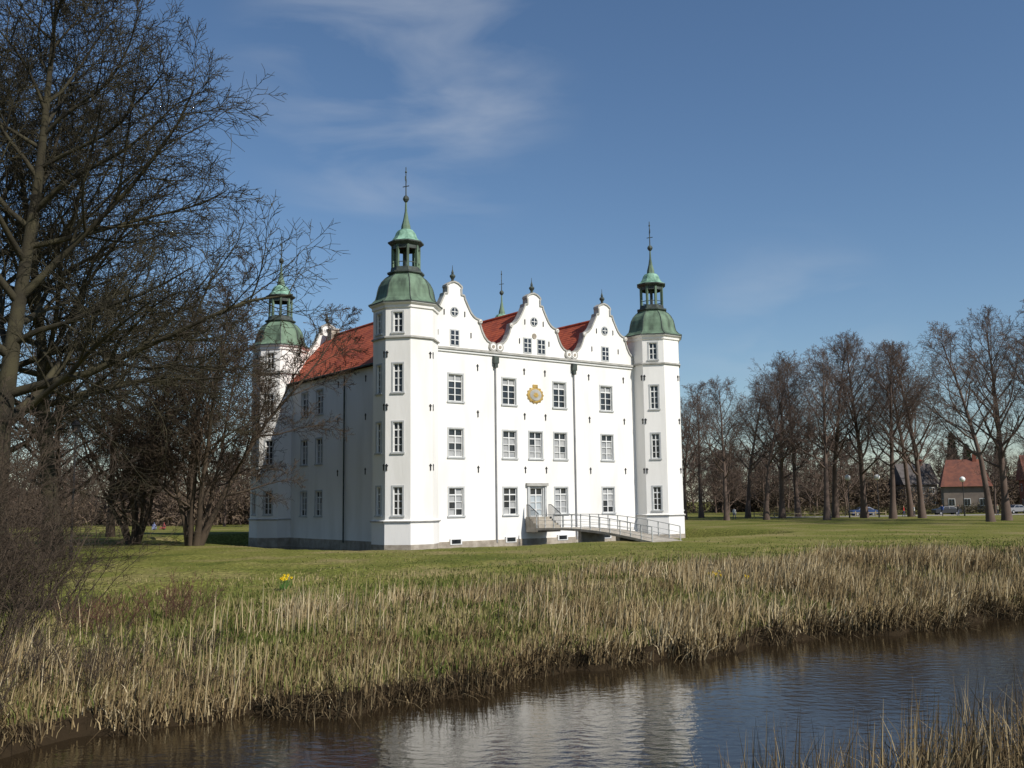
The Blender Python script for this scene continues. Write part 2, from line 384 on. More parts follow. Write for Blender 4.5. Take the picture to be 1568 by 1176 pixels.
for i, c in enumerate(CX):
    gable(c, 0.3, 1, i == 1); gable(c, CD - 0.3, -1, i == 1)

mb = MB(); ZR = 19.45; sl = (ZR - 15.05) / 4.15
y0, y1 = 0.78, CD - 0.78
edges = [(-0.15, CX[0], XB1), (XB1, CX[1], XB2), (XB2, CX[2], CW + .15)]
for xa, xr, xb in edges:
    za = ZR - (xr - xa) * sl; zb = ZR - (xb - xr) * sl
    mb.add([(xa, y0, za), (xr, y0, ZR), (xr, y1, ZR), (xa, y1, za)], [(0, 3, 2, 1)], TI)
    mb.add([(xb, y0, zb), (xr, y0, ZR), (xr, y1, ZR), (xb, y1, zb)], [(0, 1, 2, 3)], TI)
    mb.tube((xr, y0, ZR + .02), (xr, y1, ZR + .02), 0.13, 8, TI)
for xa, s_, xr in ((-0.15, -1, CX[0]), (CW + .15, 1, CX[2])):
    z = ZR - abs(xr - xa) * sl
    mb.tube((xa + s_ * .05, y0, z - .03), (xa + s_ * .05, y1, z - .03), 0.09, 8, COD)
mb.box(4.3, 5.2, CD - 2.4, CD - 1.5, 18, 20.0, PL)
mb.box(4.2, 5.3, CD - 2.5, CD - 1.4, 20.0, 20.15, TR)
mb.obj('roof', CM, castle)

def tower(cx, cy, winfaces):
    mb = MB(); C = T((cx, cy, 0)); a = 2.33; k8 = math.pi / 8; cr = 1 / math.cos(k8)
    wf = 2 * a * math.tan(k8)
    for k in range(8):
        th = k * math.pi / 4
        M = C @ Rz(th + math.pi / 2) @ T((-wf / 2, -a, 0))
        ops = []
        deg = k * 45
        if deg in winfaces:
            c = wf / 2
            ops = [(c - .36, c + .36, 2.05, 4.15, 2, 4, 'dark'), (c - .36, c + .36, 6.7, 8.95, 2, 4, 'dark'), (c - .36, c + .36, 11.2, 13.35, 2, 4, 'dark'), (c - .36, c + .36, 15.75, 17.3, 2, 3, 'dark')]
        wall(mb, M, wf, 1.6, 18.0, ops)
        for z in (5.6, 10.1, 14.1):
            anchor(mb, M, 0.12 if k % 2 else wf - 0.2, z, .5)
    o8 = k8
    mb.lathe([((a + .08) * cr, Z0), ((a + .08) * cr, -0.1)], 8, o8, PL, C, False)
    mb.lathe([((a + .06) * cr, -0.1), ((a + .06) * cr, 1.5), ((a + .16) * cr, 1.55), ((a + .16) * cr, 1.64), (a * cr, 1.72)], 8, o8, W, C, False)
    mb.lathe([((a + .17) * cr, 1.56), ((a + .19) * cr, 1.60), ((a + .17) * cr, 1.65)], 8, o8, TR, C, False)
    mb.lathe([((a) * cr, 15.3), ((a + .14) * cr, 15.32), ((a + .14) * cr, 15.42), (a * cr, 15.5)], 8, o8, TR, C, False)
    mb.lathe([(a * cr, 17.6), ((a + .1) * cr, 17.65), ((a + .12) * cr, 17.85), ((a + .3) * cr, 17.98), ((a + .3) * cr, 18.05)], 8, o8, W, C, False)
    dome = [(a + .27, 18.04), (a + .36, 18.05), (a + .36, 18.13), (a + .1, 18.27), (a - .14, 18.55), (a - .24, 18.9), (a - .28, 19.2), (a - .38, 19.6), (a - .58, 20.0), (a - .85, 20.32), (a - 1.1, 20.5), (a - 1.12, 20.62)]
    mb.lathe([(r * cr, z) for r, z in dome[:3]], 8, o8, COD, C)
    mb.lathe([(r * cr, z) for r, z in dome[2:]], 8, o8, CO, C)
    for k in range(8):
        th = o8 + k * math.pi / 4
        for (r0, z0), (r1, z1) in zip(dome[2:-2], dome[3:-1]):
            mb.tube((cx + r0 * cr * math.cos(th), cy + r0 * cr * math.sin(th), z0), (cx + r1 * cr * math.cos(th), cy + r1 * cr * math.sin(th), z1), .04, 5, COD)
    mb.lathe([(r * cr, z) for r, z in [(1.3, 20.6), (1.36, 20.66), (1.36, 20.78), (1.12, 20.85), (1.08, 21.15)]], 8, o8, COD, C)
    for k in range(8):
        th = o8 + k * math.pi / 4; q = 1.02 * cr
        P = T((cx, cy, 0)) @ Rz(th)
        mb.box(q - .17, q + .04, -.09, .09, 21.14, 22.95, CO, P)
        th2 = k * math.pi / 4; P2 = T((cx, cy, 0)) @ Rz(th2)
        mb.box(.93, 1.04, -.33, .33, 22.62, 22.93, COD, P2)
        mb.box(.98, 1.02, -.36, .36, 21.5, 21.56, COD, P2)
    mb.lathe([(0.14, 21.1), (0.14, 22.9)], 6, 0, COD, C)
    mb.lathe([(r * cr, z) for r, z in [(1.02, 22.9), (1.12, 22.96), (1.32, 23.12), (1.32, 23.22), (1.0, 23.32)]], 8, o8, COD, C)
    mb.lathe([(r * cr, z) for r, z in [(1.3, 23.225), (1.0, 23.4), (.82, 23.7), (.72, 24.0), (.58, 24.2), (.36, 24.3)]], 8, o8, COL, C)
    mb.lathe([(r * cr, z) for r, z in [(.36, 24.3), (.33, 24.6), (.2, 25.1), (.09, 25.8), (.06, 26.6)]], 8, o8, CO, C)
    mb.lathe([(.06, 26.5), (.16, 26.6), (.25, 26.75), (.25, 26.87), (.16, 27.02), (.05, 27.1), (.035, 29.4)], 8, 0, COD, C)
    mb.box(-.5, .3, -.02, .02, 28.2, 28.5, COD, C @ Rz(.9)); mb.box(-.3, .3, -.02, .02, 27.8, 27.86, COD, C @ Rz(2.0))
    mb.lathe([(.03, 28.9), (.1, 29.0), (.03, 29.1)], 6, 0, COD, C)
    mb.obj('corner_tower', CM, castle)
tower(0, 0, (180, 225)); tower(CW, 0, (225, 0, 315)); tower(0, CD, (135, 180, 225)); tower(CW, CD, (45, 0))

mb = MB()
RX = Matrix.Rotation(R(90), 4, 'X')
ME = T((DC, .3, 11.95)) @ RX
S = Matrix.Diagonal((1, 0.8, 1, 1))
mb.lathe([(.85, 0), (.85, .05), (.72, .1)], 28, 0, GO, ME @ S)
mb.lathe([(.62, .102), (.58, .13)], 24, 0, TR, ME @ S)
mb.lathe([(.3, .132), (.2, .16)], 6, 0, GO, ME @ S)
for k in range(14):
    t_ = 2 * math.pi * k / 14
    mb.lathe([(.09, 0), (.06, .09)], 6, 0, GO, ME @ T((.84 * math.cos(t_), .68 * math.sin(t_), 0)))
mb.box(-.25, .25, -.09, 0, 12.6, 12.85, GO, T((DC, .3, 0)))
mb.obj('gilded_emblem', CM, castle)
mb = MB()
D_ = T((DC, .3, 0))
mb.box(-1.0, -.82, -.12, 0.01, 1.7, 4.25, SU, D_); mb.box(.82, 1.0, -.12, .01, 1.7, 4.25, SU, D_)
mb.box(-1.15, 1.15, -.22, .01, 4.252, 4.5, TR, D_)
mb.obj('door_surround', CM, castle)

# ------------------------------------------------------------------ bridge + door steps
bridge = empty('footbridge', (CA[0], CA[1], 0), CROT)
MBR = mat('bridge_stone', (0.42, 0.38, 0.32), (0.28, 0.25, 0.20), 2, bump=.4, bscale=8)
MRAIL = mat('rail_paint', (0.40, 0.41, 0.40), rough=0.6)
mb = MB(); n = 24; Lb = 15.0; xl, xr = DC - 1.6, DC + 1.4; ys0 = -1.6
def bz(t): return 0.80 * (1 - t) + 0.0 * t + 0.34 * math.sin(math.pi * t)
for i in range(n):
    t0, t1 = i / n, (i + 1) / n
    ya, yb = ys0 - (Lb + ys0) * t0, ys0 - (Lb + ys0) * t1; a, c = bz(t0), bz(t1); th = .18
    vs = [(xl, ya, a), (xr, ya, a), (xr, yb, c), (xl, yb, c), (xl, ya, a - th), (xr, ya, a - th), (xr, yb, c - th), (xl, yb, c - th)]
    mb.add(vs, [(0, 3, 2, 1), (4, 5, 6, 7), (0, 4, 7, 3), (1, 2, 6, 5)], 0)
for t_ in (.38, .7):
    y = ys0 - (Lb + ys0) * t_; mb.box(xl + .3, xr - .3, y - .2, y + .2, -2, bz(t_) - .17, 0)
for q in range(5):
    mb.box(xl + .3 + .002 * q, xr - .3 - .002 * q, -.3 - .29 * q, .16 - .29 * q if q else .16, .45 + .002 * q, 1.68 - .17 * q, 0)
mb.box(xl + .05, xr - .05, -16.0, -14.2, -1.5, -.02, 0)
mb.obj('deck', [MBR, MRAIL], bridge)
mb = MB()
np_ = 12
for x in (xl + .08, xr - .08):
    for i in range(np_ + 1):
        t_ = i / np_; y = ys0 - (Lb + ys0 - .2) * t_; z = bz(t_)
        mb.box(x - .03, x + .03, y - .03, y + .03, z - .1, z + 1.05, 0)
        if i < np_:
            t2 = (i + 1) / np_; y2 = ys0 - (Lb + ys0 - .2) * t2; z2 = bz(t2)
            for hh, rr in ((1.05, .03), (.6, .016), (.25, .016)):
                mb.tube((x, y, z + hh), (x, y2, z2 + hh), rr, 6, 0)
mb.obj('railing', [MRAIL], bridge)
mb = MB()
def lz(y): return 1.68 - .17 * max(0, min(5, (-y - .3) / .29)) if y < -.3 else 1.68
for x in (xl + .32, xr - .32):
    for i in range(13):
        y = .05 - i * .13; mb.tube((x, y, lz(y) - .2), (x, y, lz(y) + 1.0), .02, 5, 0)
    mb.tube((x, .05, lz(.05) + 1.0), (x, -.3, lz(-.3) + 1.0), .03, 6, 0); mb.tube((x, -.3, lz(-.3) + 1.0), (x, -1.55, lz(-1.55) + 1.0), .03, 6, 0)
mb.obj('iron_step_rail', [MIRON], bridge)

# ------------------------------------------------------------------ bare trees
def norm(v):
    l = math.sqrt(v[0] ** 2 + v[1] ** 2 + v[2] ** 2) or 1; return (v[0] / l, v[1] / l, v[2] / l)
class Tree:
    def __init__(s, seed, counts, ratio, ang, wander, up, minr=.012, npts=(10, 8, 6, 4, 3), sides=(9, 6, 4, 3, 3)):
        s.r = random.Random(seed); s.g = {}; s.counts = counts; s.ratio = ratio; s.ang = ang; s.w = wander; s.up = up; s.minr = minr; s.npts = npts; s.sides = sides
    def branch(s, p, d, Ln, r0, lev):
        n = s.npts[lev]; st = Ln / (n - 1); pts = [p]; w = s.w[lev]; up = s.up[lev]; g = s.r.gauss
        dirs = [d]
        for i in range(n - 1):
            d = norm((d[0] + g(0, w), d[1] + g(0, w), d[2] + g(0, w) + up))
            p = (p[0] + d[0] * st, p[1] + d[1] * st, max(p[2] + d[2] * st, 0.05)); pts.append(p); dirs.append(d)
        r1 = max(s.minr * .6, r0 * (.18 if lev else .12))
        rad = [max(s.minr * .6, r0 + (r1 - r0) * (i / (n - 1)) ** .8) for i in range(n)]
        if lev == 0: rad[0] *= 1.35
        s.g.setdefault((n, s.sides[lev]), []).append((pts, rad))
        return pts, dirs, rad
    def kids(s, pts, dirs, rad, Ln, lev, start, shape=None):
        if lev >= len(s.counts): return
        k = s.counts[lev]; n = len(pts); az = s.r.random() * 6.28
        for j in range(k):
            t = start + (1 - start) * (j + s.r.random()) / k
            f = t * (n - 1); i = min(int(f), n - 2); q = f - i
            p = tuple(pts[i][c] * (1 - q) + pts[i + 1][c] * q for c in range(3)); d = dirs[i]
            rr = rad[i] * (1 - q) + rad[i + 1] * q
            az += 2.4 + s.r.uniform(-.5, .5)
            a = s.ang[lev] * s.r.uniform(.7, 1.25)
            if lev == 0: a *= (1.15 - .5 * t)
            ref = (0, 0, 1) if abs(d[2]) < .9 else (1, 0, 0)
            u = norm((d[1] * ref[2] - d[2] * ref[1], d[2] * ref[0] - d[0] * ref[2], d[0] * ref[1] - d[1] * ref[0]))
            v = (d[1] * u[2] - d[2] * u[1], d[2] * u[0] - d[0] * u[2], d[0] * u[1] - d[1] * u[0])
            ca, sa = math.cos(a), math.sin(a); c1, s1 = math.cos(az) * sa, math.sin(az) * sa
            nd = norm(tuple(d[c] * ca + u[c] * c1 + v[c] * s1 for c in range(3)))
            if lev == 0 and shape: cl = shape(t) * s.r.uniform(.8, 1.12)
            else: cl = Ln * s.ratio[lev] * (1.15 - .6 * t) * s.r.uniform(.7, 1.25)
            cr = max(s.minr, min(rr * .62, cl * .018 + .005))
            P, Dd, Rr = s.branch(p, nd, cl, cr, lev + 1)
            s.kids(P, Dd, Rr, cl, lev + 1, .15 if lev else .22)
    def mesh(s, name):
        Vs = []; Fs = []; b = 0
        for (n, sd), lst in s.g.items():
            P = np.array([a for a, _ in lst], dtype=np.float64); Rr = np.array([c for _, c in lst])
            tg = np.gradient(P, axis=1); tg /= np.linalg.norm(tg, axis=2, keepdims=True) + 1e-9
            ref = np.array([.31, .52, .79]); u = np.cross(tg, ref); u /= np.linalg.norm(u, axis=2, keepdims=True) + 1e-9; v = np.cross(tg, u)
            an = np.arange(sd) * 2 * math.pi / sd
            V = P[:, :, None, :] + Rr[:, :, None, None] * (np.cos(an)[None, None, :, None] * u[:, :, None, :] + np.sin(an)[None, None, :, None] * v[:, :, None, :])
            B = len(lst); I = np.arange(B * n * sd).reshape(B, n, sd) + b; J = np.roll(I, -1, axis=2)
            Fs.append(np.stack([I[:, :-1], J[:, :-1], J[:, 1:], I[:, 1:]], -1).reshape(-1, 4)); Vs.append(V.reshape(-1, 3)); b += B * n * sd
        return np_mesh(name, np.concatenate(Vs), np.concatenate(Fs))

def make_tree(name, seed, H, Rc, tr, counts, start=.25, minr=.012, mats=(MBARK,), lean=(0, 0), ang=(.95, .7, .7, .7), up=(.02, .06, .04, .02, .0), ratio=(0, .5, .5, .5), w0=.05):
    t = Tree(seed, counts, ratio, ang, (w0, .12, .16, .2, .25), up, minr)
    P, D, Rd = t.branch((0, 0, 0), norm((lean[0], lean[1], 1)), H * .93, tr, 0)
    t.kids(P, D, Rd, H, 0, start, lambda q: Rc * (1.25 * math.sqrt(max(0.02, 1 - q)) * (.75 + .25 * min(1, (q - start) * 5 + .3)) + .22))
    me = t.mesh(name)
    for m in mats: me.materials.append(m)
    return me
def multi_stem(name, seed, stems, H, Rc, tr, counts, minr, m):
    t = Tree(seed, counts, (0, .5, .5, .5), (.8, .7, .7, .7), (.08, .12, .16, .2, .25), (.03, .05, .03, .01, 0), minr)
    for i in range(stems):
        a = i * 6.28 / stems + t.r.uniform(-.3, .3); ln_ = t.r.uniform(.15, .62)
        h = H * t.r.uniform(.7, 1.0)
        P, D, Rd = t.branch((math.cos(a) * .3, math.sin(a) * .3, 0), norm((math.cos(a) * ln_, math.sin(a) * ln_, 1)), h, tr * t.r.uniform(.7, 1.1), 0)
        t.kids(P, D, Rd, h, 0, .15, lambda q: Rc * (.55 + .6 * math.sqrt(max(.02, 1 - q))))
    me = t.mesh(name); me.materials.append(m); return me
def shrub_mesh(name, seed, stems, H, spread, r0, counts, m, minr=.006):
    t = Tree(seed, counts, (0, .45, .45), (.6, .6, .6, .6), (.06, .1, .15, .2), (.0, .03, .0, .0), minr, npts=(7, 5, 4, 3), sides=(5, 3, 3, 3))
    for i in range(stems):
        a = t.r.random() * 6.28; q = t.r.random() * spread
        d = norm((math.cos(a) * q * .55 / max(spread, .1), math.sin(a) * q * .55 / max(spread, .1), 1))
        h = H * t.r.uniform(.4, 1.05)
        P, D, Rd = t.branch((math.cos(a) * q * .5, math.sin(a) * q * .5, 0), d, h, r0 * t.r.uniform(.5, 1), 0)
        t.kids(P, D, Rd, h, 0, .2, lambda z: h * .38 * (1.1 - .6 * z))
    me = t.mesh(name); me.materials.append(m); return me

def gh(x, y): return float(gz(x, y))
bigA = make_tree('tree_mesh_a', 3, 31, 10.6, .62, (30, 12, 9, 7), .18, .016, (MBARK,), ang=(1.05, .75, .7, .7), up=(.02, .03, .03, .02, 0), w0=.025)
bigB = make_tree('tree_mesh_b', 8, 30, 9.8, .5, (28, 12, 9, 7), .2, .016, (MBARK,), ang=(1.05, .75, .7, .7), up=(.02, .03, .03, .02, 0), w0=.03)
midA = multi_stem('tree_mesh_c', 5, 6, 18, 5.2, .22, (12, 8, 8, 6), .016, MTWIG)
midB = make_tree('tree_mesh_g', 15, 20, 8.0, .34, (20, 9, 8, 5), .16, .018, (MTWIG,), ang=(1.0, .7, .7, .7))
add_obj('bare_tree', bigA, None, (-24.2, 46, -.1), (0, 0, .6))
add_obj('bare_tree', bigB, None, (-26.5, 57, -.1), (0, 0, 2.2), (1.08, 1.08, 1.0))
add_obj('bare_tree', bigA, None, (-33, 62, -.1), (0, 0, 3.4), (1.1, 1.1, 1.08))
add_obj('bare_tree', midA, None, (-23.6, 73, -.1), (0.0, 0.0, .3), (1.12, 1.12, 1.10))
add_obj('bare_tree', midB, None, (-29.5, 90, -.1), (0, 0, 2.3), (1, 1, 1.0))
add_obj('bare_tree', midB, None, (-40, 98, -.1), (0, 0, 4.1), (1.1, 1.1, 1.2))
add_obj('bare_tree', midB, None, (-37, 80, -.1), (0, 0, 5.3), (.9, .9, .95))
add_obj('bare_tree', midA, None, (-30.0, 78, -.1), (0, 0, 2.0), (.95, .95, .9))
UPR = (.01, .11, .06, .03, .0)
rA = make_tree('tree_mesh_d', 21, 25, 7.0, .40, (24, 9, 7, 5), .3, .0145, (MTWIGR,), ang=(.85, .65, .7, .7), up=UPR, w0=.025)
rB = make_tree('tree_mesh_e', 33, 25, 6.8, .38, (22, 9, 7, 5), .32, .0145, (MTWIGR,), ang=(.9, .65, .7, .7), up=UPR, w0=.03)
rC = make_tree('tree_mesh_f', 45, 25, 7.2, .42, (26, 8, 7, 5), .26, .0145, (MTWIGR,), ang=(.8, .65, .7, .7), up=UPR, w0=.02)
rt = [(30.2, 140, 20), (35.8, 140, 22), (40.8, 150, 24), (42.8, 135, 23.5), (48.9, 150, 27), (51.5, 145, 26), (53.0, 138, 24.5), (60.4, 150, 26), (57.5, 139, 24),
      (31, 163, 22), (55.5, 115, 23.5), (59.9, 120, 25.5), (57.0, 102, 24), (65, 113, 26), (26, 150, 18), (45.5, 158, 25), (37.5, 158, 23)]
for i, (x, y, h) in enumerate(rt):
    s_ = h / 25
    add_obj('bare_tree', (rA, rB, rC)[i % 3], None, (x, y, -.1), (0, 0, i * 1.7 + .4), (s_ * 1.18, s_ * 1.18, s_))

dw = empty('distant_trees')
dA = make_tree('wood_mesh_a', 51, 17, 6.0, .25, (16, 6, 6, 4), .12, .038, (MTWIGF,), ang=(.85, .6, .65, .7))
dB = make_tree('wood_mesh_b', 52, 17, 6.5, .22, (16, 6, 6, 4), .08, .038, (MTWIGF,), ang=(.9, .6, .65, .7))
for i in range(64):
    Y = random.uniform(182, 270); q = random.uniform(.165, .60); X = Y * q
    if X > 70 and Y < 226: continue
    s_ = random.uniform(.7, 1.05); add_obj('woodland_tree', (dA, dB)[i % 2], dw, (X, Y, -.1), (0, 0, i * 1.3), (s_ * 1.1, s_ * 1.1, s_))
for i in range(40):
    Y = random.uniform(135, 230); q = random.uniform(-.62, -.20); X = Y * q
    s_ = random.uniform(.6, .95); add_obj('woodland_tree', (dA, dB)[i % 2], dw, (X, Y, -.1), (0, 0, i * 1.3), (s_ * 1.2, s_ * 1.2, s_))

def clump_mass(name, centers, n_each, size, stops):
    C = np.repeat(np.array(centers), n_each, axis=0); n = len(C)
    d = rng.normal(size=(n, 3)); d /= np.linalg.norm(d, axis=1, keepdims=True); r = rng.random(n) ** .45
    P = C[:, :3] + d * r[:, None] * C[:, 3:6]; P[:, 2] = np.abs(P[:, 2])
    a = rng.normal(size=(n, 3)); a /= np.linalg.norm(a, axis=1, keepdims=True); b_ = np.cross(a, rng.normal(size=(n, 3))); b_ /= np.linalg.norm(b_, axis=1, keepdims=True)
    s_ = size * rng.uniform(.5, 1.3, n)[:, None]
    V = np.stack([P - a * s_, P + b_ * s_ * .16, P + a * s_, P - b_ * s_ * .16], 1).reshape(-1, 3)
    me = np_mesh(name, V, np.arange(n * 4).reshape(-1, 4), np.repeat(rng.random(n), 4))
    me.materials.append(attr_mat(name + '_m', stops)); return add_obj(name, me)
cs = []
for i in range(95):
    Y = random.uniform(228, 265); X = Y * random.uniform(.15, .62); h = random.uniform(4, 10); cs.append((X, Y, h * .3, random.uniform(4, 7), 4, h))
for i in range(70):
    Y = random.uniform(150, 215); X = Y * random.uniform(-.62, -.22); h = random.uniform(3, 7.5); cs.append((X, Y, h * .3, random.uniform(3, 6), 3, h))
clump_mass('undergrowth', cs, 1300, .6, [(0, (.06, .045, .034)), (.6, (.12, .085, .062)), (1, (.17, .13, .085))])
cs = []
for (X, Y, H) in ((112, 250, 19), (118, 255, 16), (105, 262, 14), (128, 258, 18)):
    for q in range(9):
        z = H * (.15 + .1 * q); rr = 3.6 * (1 - q / 9.5); cs.append((X, Y, z, rr, rr, 1.4))
clump_mass('conifer_trees', cs, 700, .6, [(0, (.012, .022, .010)), (1, (.035, .055, .02))])

sh = shrub_mesh('shrub_mesh', 4, 40, 4.8, 2.4, .028, (9, 6, 4), MTWIG, .006)
add_obj('bare_shrub', sh, None, (-10.8, 19.0, gh(-10.8, 19.0)))
add_obj('bare_shrub', sh, None, (-12.3, 22.5, gh(-12.3, 22.5)), (0, 0, 2), (1.1, 1.1, .9))
add_obj('bare_shrub', sh, None, (-14.8, 25, gh(-14.8, 25)), (0, 0, 4), (1.2, 1.2, 1.15))
add_obj('bare_shrub', sh, None, (-13.8, 29, gh(-13.8, 29)), (0, 0, 1), (1.1, 1.1, .55))
shr = shrub_mesh('red_shrub_mesh', 6, 45, 1.1, 1.8, .010, (5, 4), MRED, .005)
for i, (x, y) in enumerate([(-10.2, 24.5), (-8.8, 25.6)]):
    add_obj('brown_twig_shrub', shr, None, (x, y, gh(x, y)), (0, 0, i * 1.3), (1.1, 1, .9 + .15 * i))
shb = shrub_mesh('low_shrub_mesh', 9, 40, 1.3, 1.8, .010, (5, 4), MTWIG, .005)
for i, (x, y, s_) in enumerate([(-9.4, 18.4, 1.0), (-8.2, 20.2, .75), (-10.5, 21.8, 1.1), (-10.4, 17.0, 1.0), (-7.0, 22.0, .55), (-9.3, 16.4, .8), (-7.8, 18.6, .6), (-11.8, 26.5, .9), (-8.9, 15.6, .5), (-6.4, 19.4, .4)]):
    add_obj('low_bramble', shb, None, (x, y, gh(x, y)), (0, 0, i * 1.3), (1.1, 1, s_))

# ------------------------------------------------------------------ reeds & grass
def blades(name, X, Y, h, w, lean, stops, droop=0.0, rnd=None, bias=(.05, 0)):
    n = len(X); Z = gz(X, Y) - .03
    a = rng.uniform(0, 2 * math.pi, n); fx, fy = np.cos(a), np.sin(a)
    b_ = rng.uniform(0, 2 * math.pi, n); lm = np.abs(rng.normal(0, lean, n)); lx, ly = np.cos(b_) * lm + bias[0], np.sin(b_) * lm + bias[1]
    V = np.zeros((n, 4, 2, 3)); ts = np.array([0, .4, .75, 1.0]); ws = np.array([1, .9, .6, .12])
    for i, (t, ww) in enumerate(zip(ts, ws)):
        cx = X + lx * h * t ** 1.7; cy = Y + ly * h * t ** 1.7; cz = Z + h * t * (1 - .35 * lm * t) - droop * h * lm * t ** 3
        for j, s_ in enumerate((-1, 1)):
            V[:, i, j, 0] = cx + s_ * fx * w * ww; V[:, i, j, 1] = cy + s_ * fy * w * ww; V[:, i, j, 2] = cz
    I = np.arange(n * 8).reshape(n, 4, 2)
    Fq = np.stack([I[:, :-1, 0], I[:, :-1, 1], I[:, 1:, 1], I[:, 1:, 0]], -1).reshape(-1, 4)
    r = rng.random(n) if rnd is None else rnd
    me = np_mesh(name, V.reshape(-1, 3), Fq, np.repeat(np.clip(r, 0, 1), 8)); me.materials.append(attr_mat(name + '_m', stops)); return add_obj(name, me)

REED = [(0, (.09, .058, .028)), (.35, (.21, .15, .072)), (.75, (.36, .275, .145)), (1, (.54, .45, .285))]
n = 280000
X = rng.uniform(-14, 36, n)
wd0 = lambda X: 7.0 + 7.5 * np.clip((X + 9) / 14, 0, 1)
D = .15 + rng.uniform(0, 1, n) ** 1.0 * wd0(X)
Y = np.interp(X, bx, by) + wob(X) + D / .86 - .1
pt = .45 * vn(X, Y, 2.8) + .33 * vn(X, Y, 1.1, 1) + .22 * vn(X, Y, .45, 2)
den = np.clip((pt - .43) * 6, .07, 1) * np.clip(1.5 - D / wd0(X), .2, 1) * np.clip((X + 18) / 16, .35, 1)
keep = (rng.random(n) < den) & (np.abs(X) < Y * .60)
X, Y, D, pt = X[keep], Y[keep], D[keep], pt[keep]
tall = vn(X, Y, 3.3, 5)
h = rng.uniform(.25, .9, len(X)) * (.45 + .8 * tall) * np.interp(D, [0, 1.5, 5, 14], [.65, .9, 1.0, .85]) * np.interp(X, [-12, 0, 10], [.9, .95, 1.2])
blades('reeds', X, Y, h, .007 + .00022 * Y, .42, REED, .4, rnd=np.clip(rng.normal(.45, .25, len(X)) + .6 * (tall - .5), 0, 1), bias=(.14, -.06))
n = 8000
X = rng.uniform(-12, 30, n); D = rng.uniform(.2, 11, n); Y = np.interp(X, bx, by) + wob(X) + D
k_ = (np.abs(X) < Y * .6) & (vn(X, Y, 1.5, 12) > .62); X, Y = X[k_], Y[k_]
blades('reeds', X, Y, rng.uniform(.7, 1.3, len(X)), .006 + .00018 * Y, .2, REED, .1, rnd=rng.uniform(.5, 1, len(X)))
# broken reeds hanging over the waterline
n = 9000
X = rng.uniform(-12, 34, n); Y = np.interp(X, bx, by) + wob(X) + rng.normal(.15, .22, n)
k_ = (np.abs(X) < Y * .6) & (vn(X, Y, .7, 14) > .45); X, Y = X[k_], Y[k_]
blades('reeds', X, Y, rng.uniform(.25, .75, len(X)), .006 + .0002 * Y, .6, [(0, (.03, .02, .01)), (.5, (.11, .075, .038)), (1, (.26, .20, .11))], .6, bias=(.1, -.5))
# near bank reeds
n = 8000
X = rng.uniform(1.2, 14, n); D = np.abs(rng.normal(0, 1, n)) * .9
Y = np.interp(X, nx, ny) + wob(X + 9) - D + .2
k_ = (vn(X, Y, .6, 4) + .6 * rng.random(n)) > .5; X, Y = X[k_], Y[k_]
h = rng.uniform(.5, 1.25, len(X)) * (.7 + .5 * vn(X, Y, .8, 6))
blades('reeds', X, Y, h * np.where(X > 8, .8, 1.45), .007, .45, [(0, (.05, .035, .018)), (.6, (.17, .12, .06)), (1, (.36, .28, .15))], .5)
# green-brown rough grass
n = 210000
X = rng.uniform(-24, 36, n); D = .25 + rng.gamma(1.9, 5.0, n)
Y = np.interp(X, bx, by) + wob(X) + D + .1
keep = np.abs(X) < Y * .62; X, Y, D = X[keep], Y[keep], D[keep]
gp = vn(X, Y, 3.0, 8) * .6 + vn(X, Y, .9, 9) * .4
rv = np.clip(rng.normal(.50, .20, len(X)) + 1.1 * (gp - .5) - .006 * D, 0, 1)
blades('grass', X, Y, rng.uniform(.10, .46, len(X)) * np.interp(D, [0, 10, 30], [1.15, .8, .38]) * (.55 + .9 * gp), .007 + .0003 * Y, .45,
       [(0, (.060, .085, .016)), (.35, (.130, .150, .036)), (.6, (.22, .185, .075)), (1, (.36, .285, .155))], .35, rv)

def daffodil(x, y, n):
    mb = MB(); z = gh(x, y)
    for i in range(n):
        px_, py_ = random.gauss(0, .14), random.gauss(0, .1); hh = random.uniform(.32, .5)
        mb.tube((px_, py_, 0), (px_ + .02, py_, hh), .006, 5, 1)
        Mh = T((px_ + .02, py_, hh)) @ Matrix.Rotation(random.uniform(.6, 1.4), 4, 'X') @ Rz(random.random())
        for k_ in range(6):
            a = k_ * math.pi / 3
            mb.add([(0, 0, 0), (.03 * math.cos(a - .5), .03 * math.sin(a - .5), .005), (.062 * math.cos(a), .062 * math.sin(a), .01), (.03 * math.cos(a + .5), .03 * math.sin(a + .5), .005)], [(0, 1, 2, 3)], 0, Mh)
        mb.lathe([(.012, 0), (.018, .03), (.025, .045)], 8, 0, 0, Mh, False)
        for k_ in range(4):
            a = random.random() * 6.28; mb.tube((px_, py_, 0), (px_ + .12 * math.cos(a), py_ + .12 * math.sin(a), hh * .85), .008, 3, 1, r1=.002)
    o = mb.obj('daffodil', [MY, MGR]); o.location = (x, y, z)
MY = mat('petal_yellow', (.75, .55, .02)); MGR = mat('leaf_green', (.07, .16, .03))
daffodil(-8.0, 34.6, 12); daffodil(7.4, 36.5, 12); daffodil(8.5, 36.2, 4)

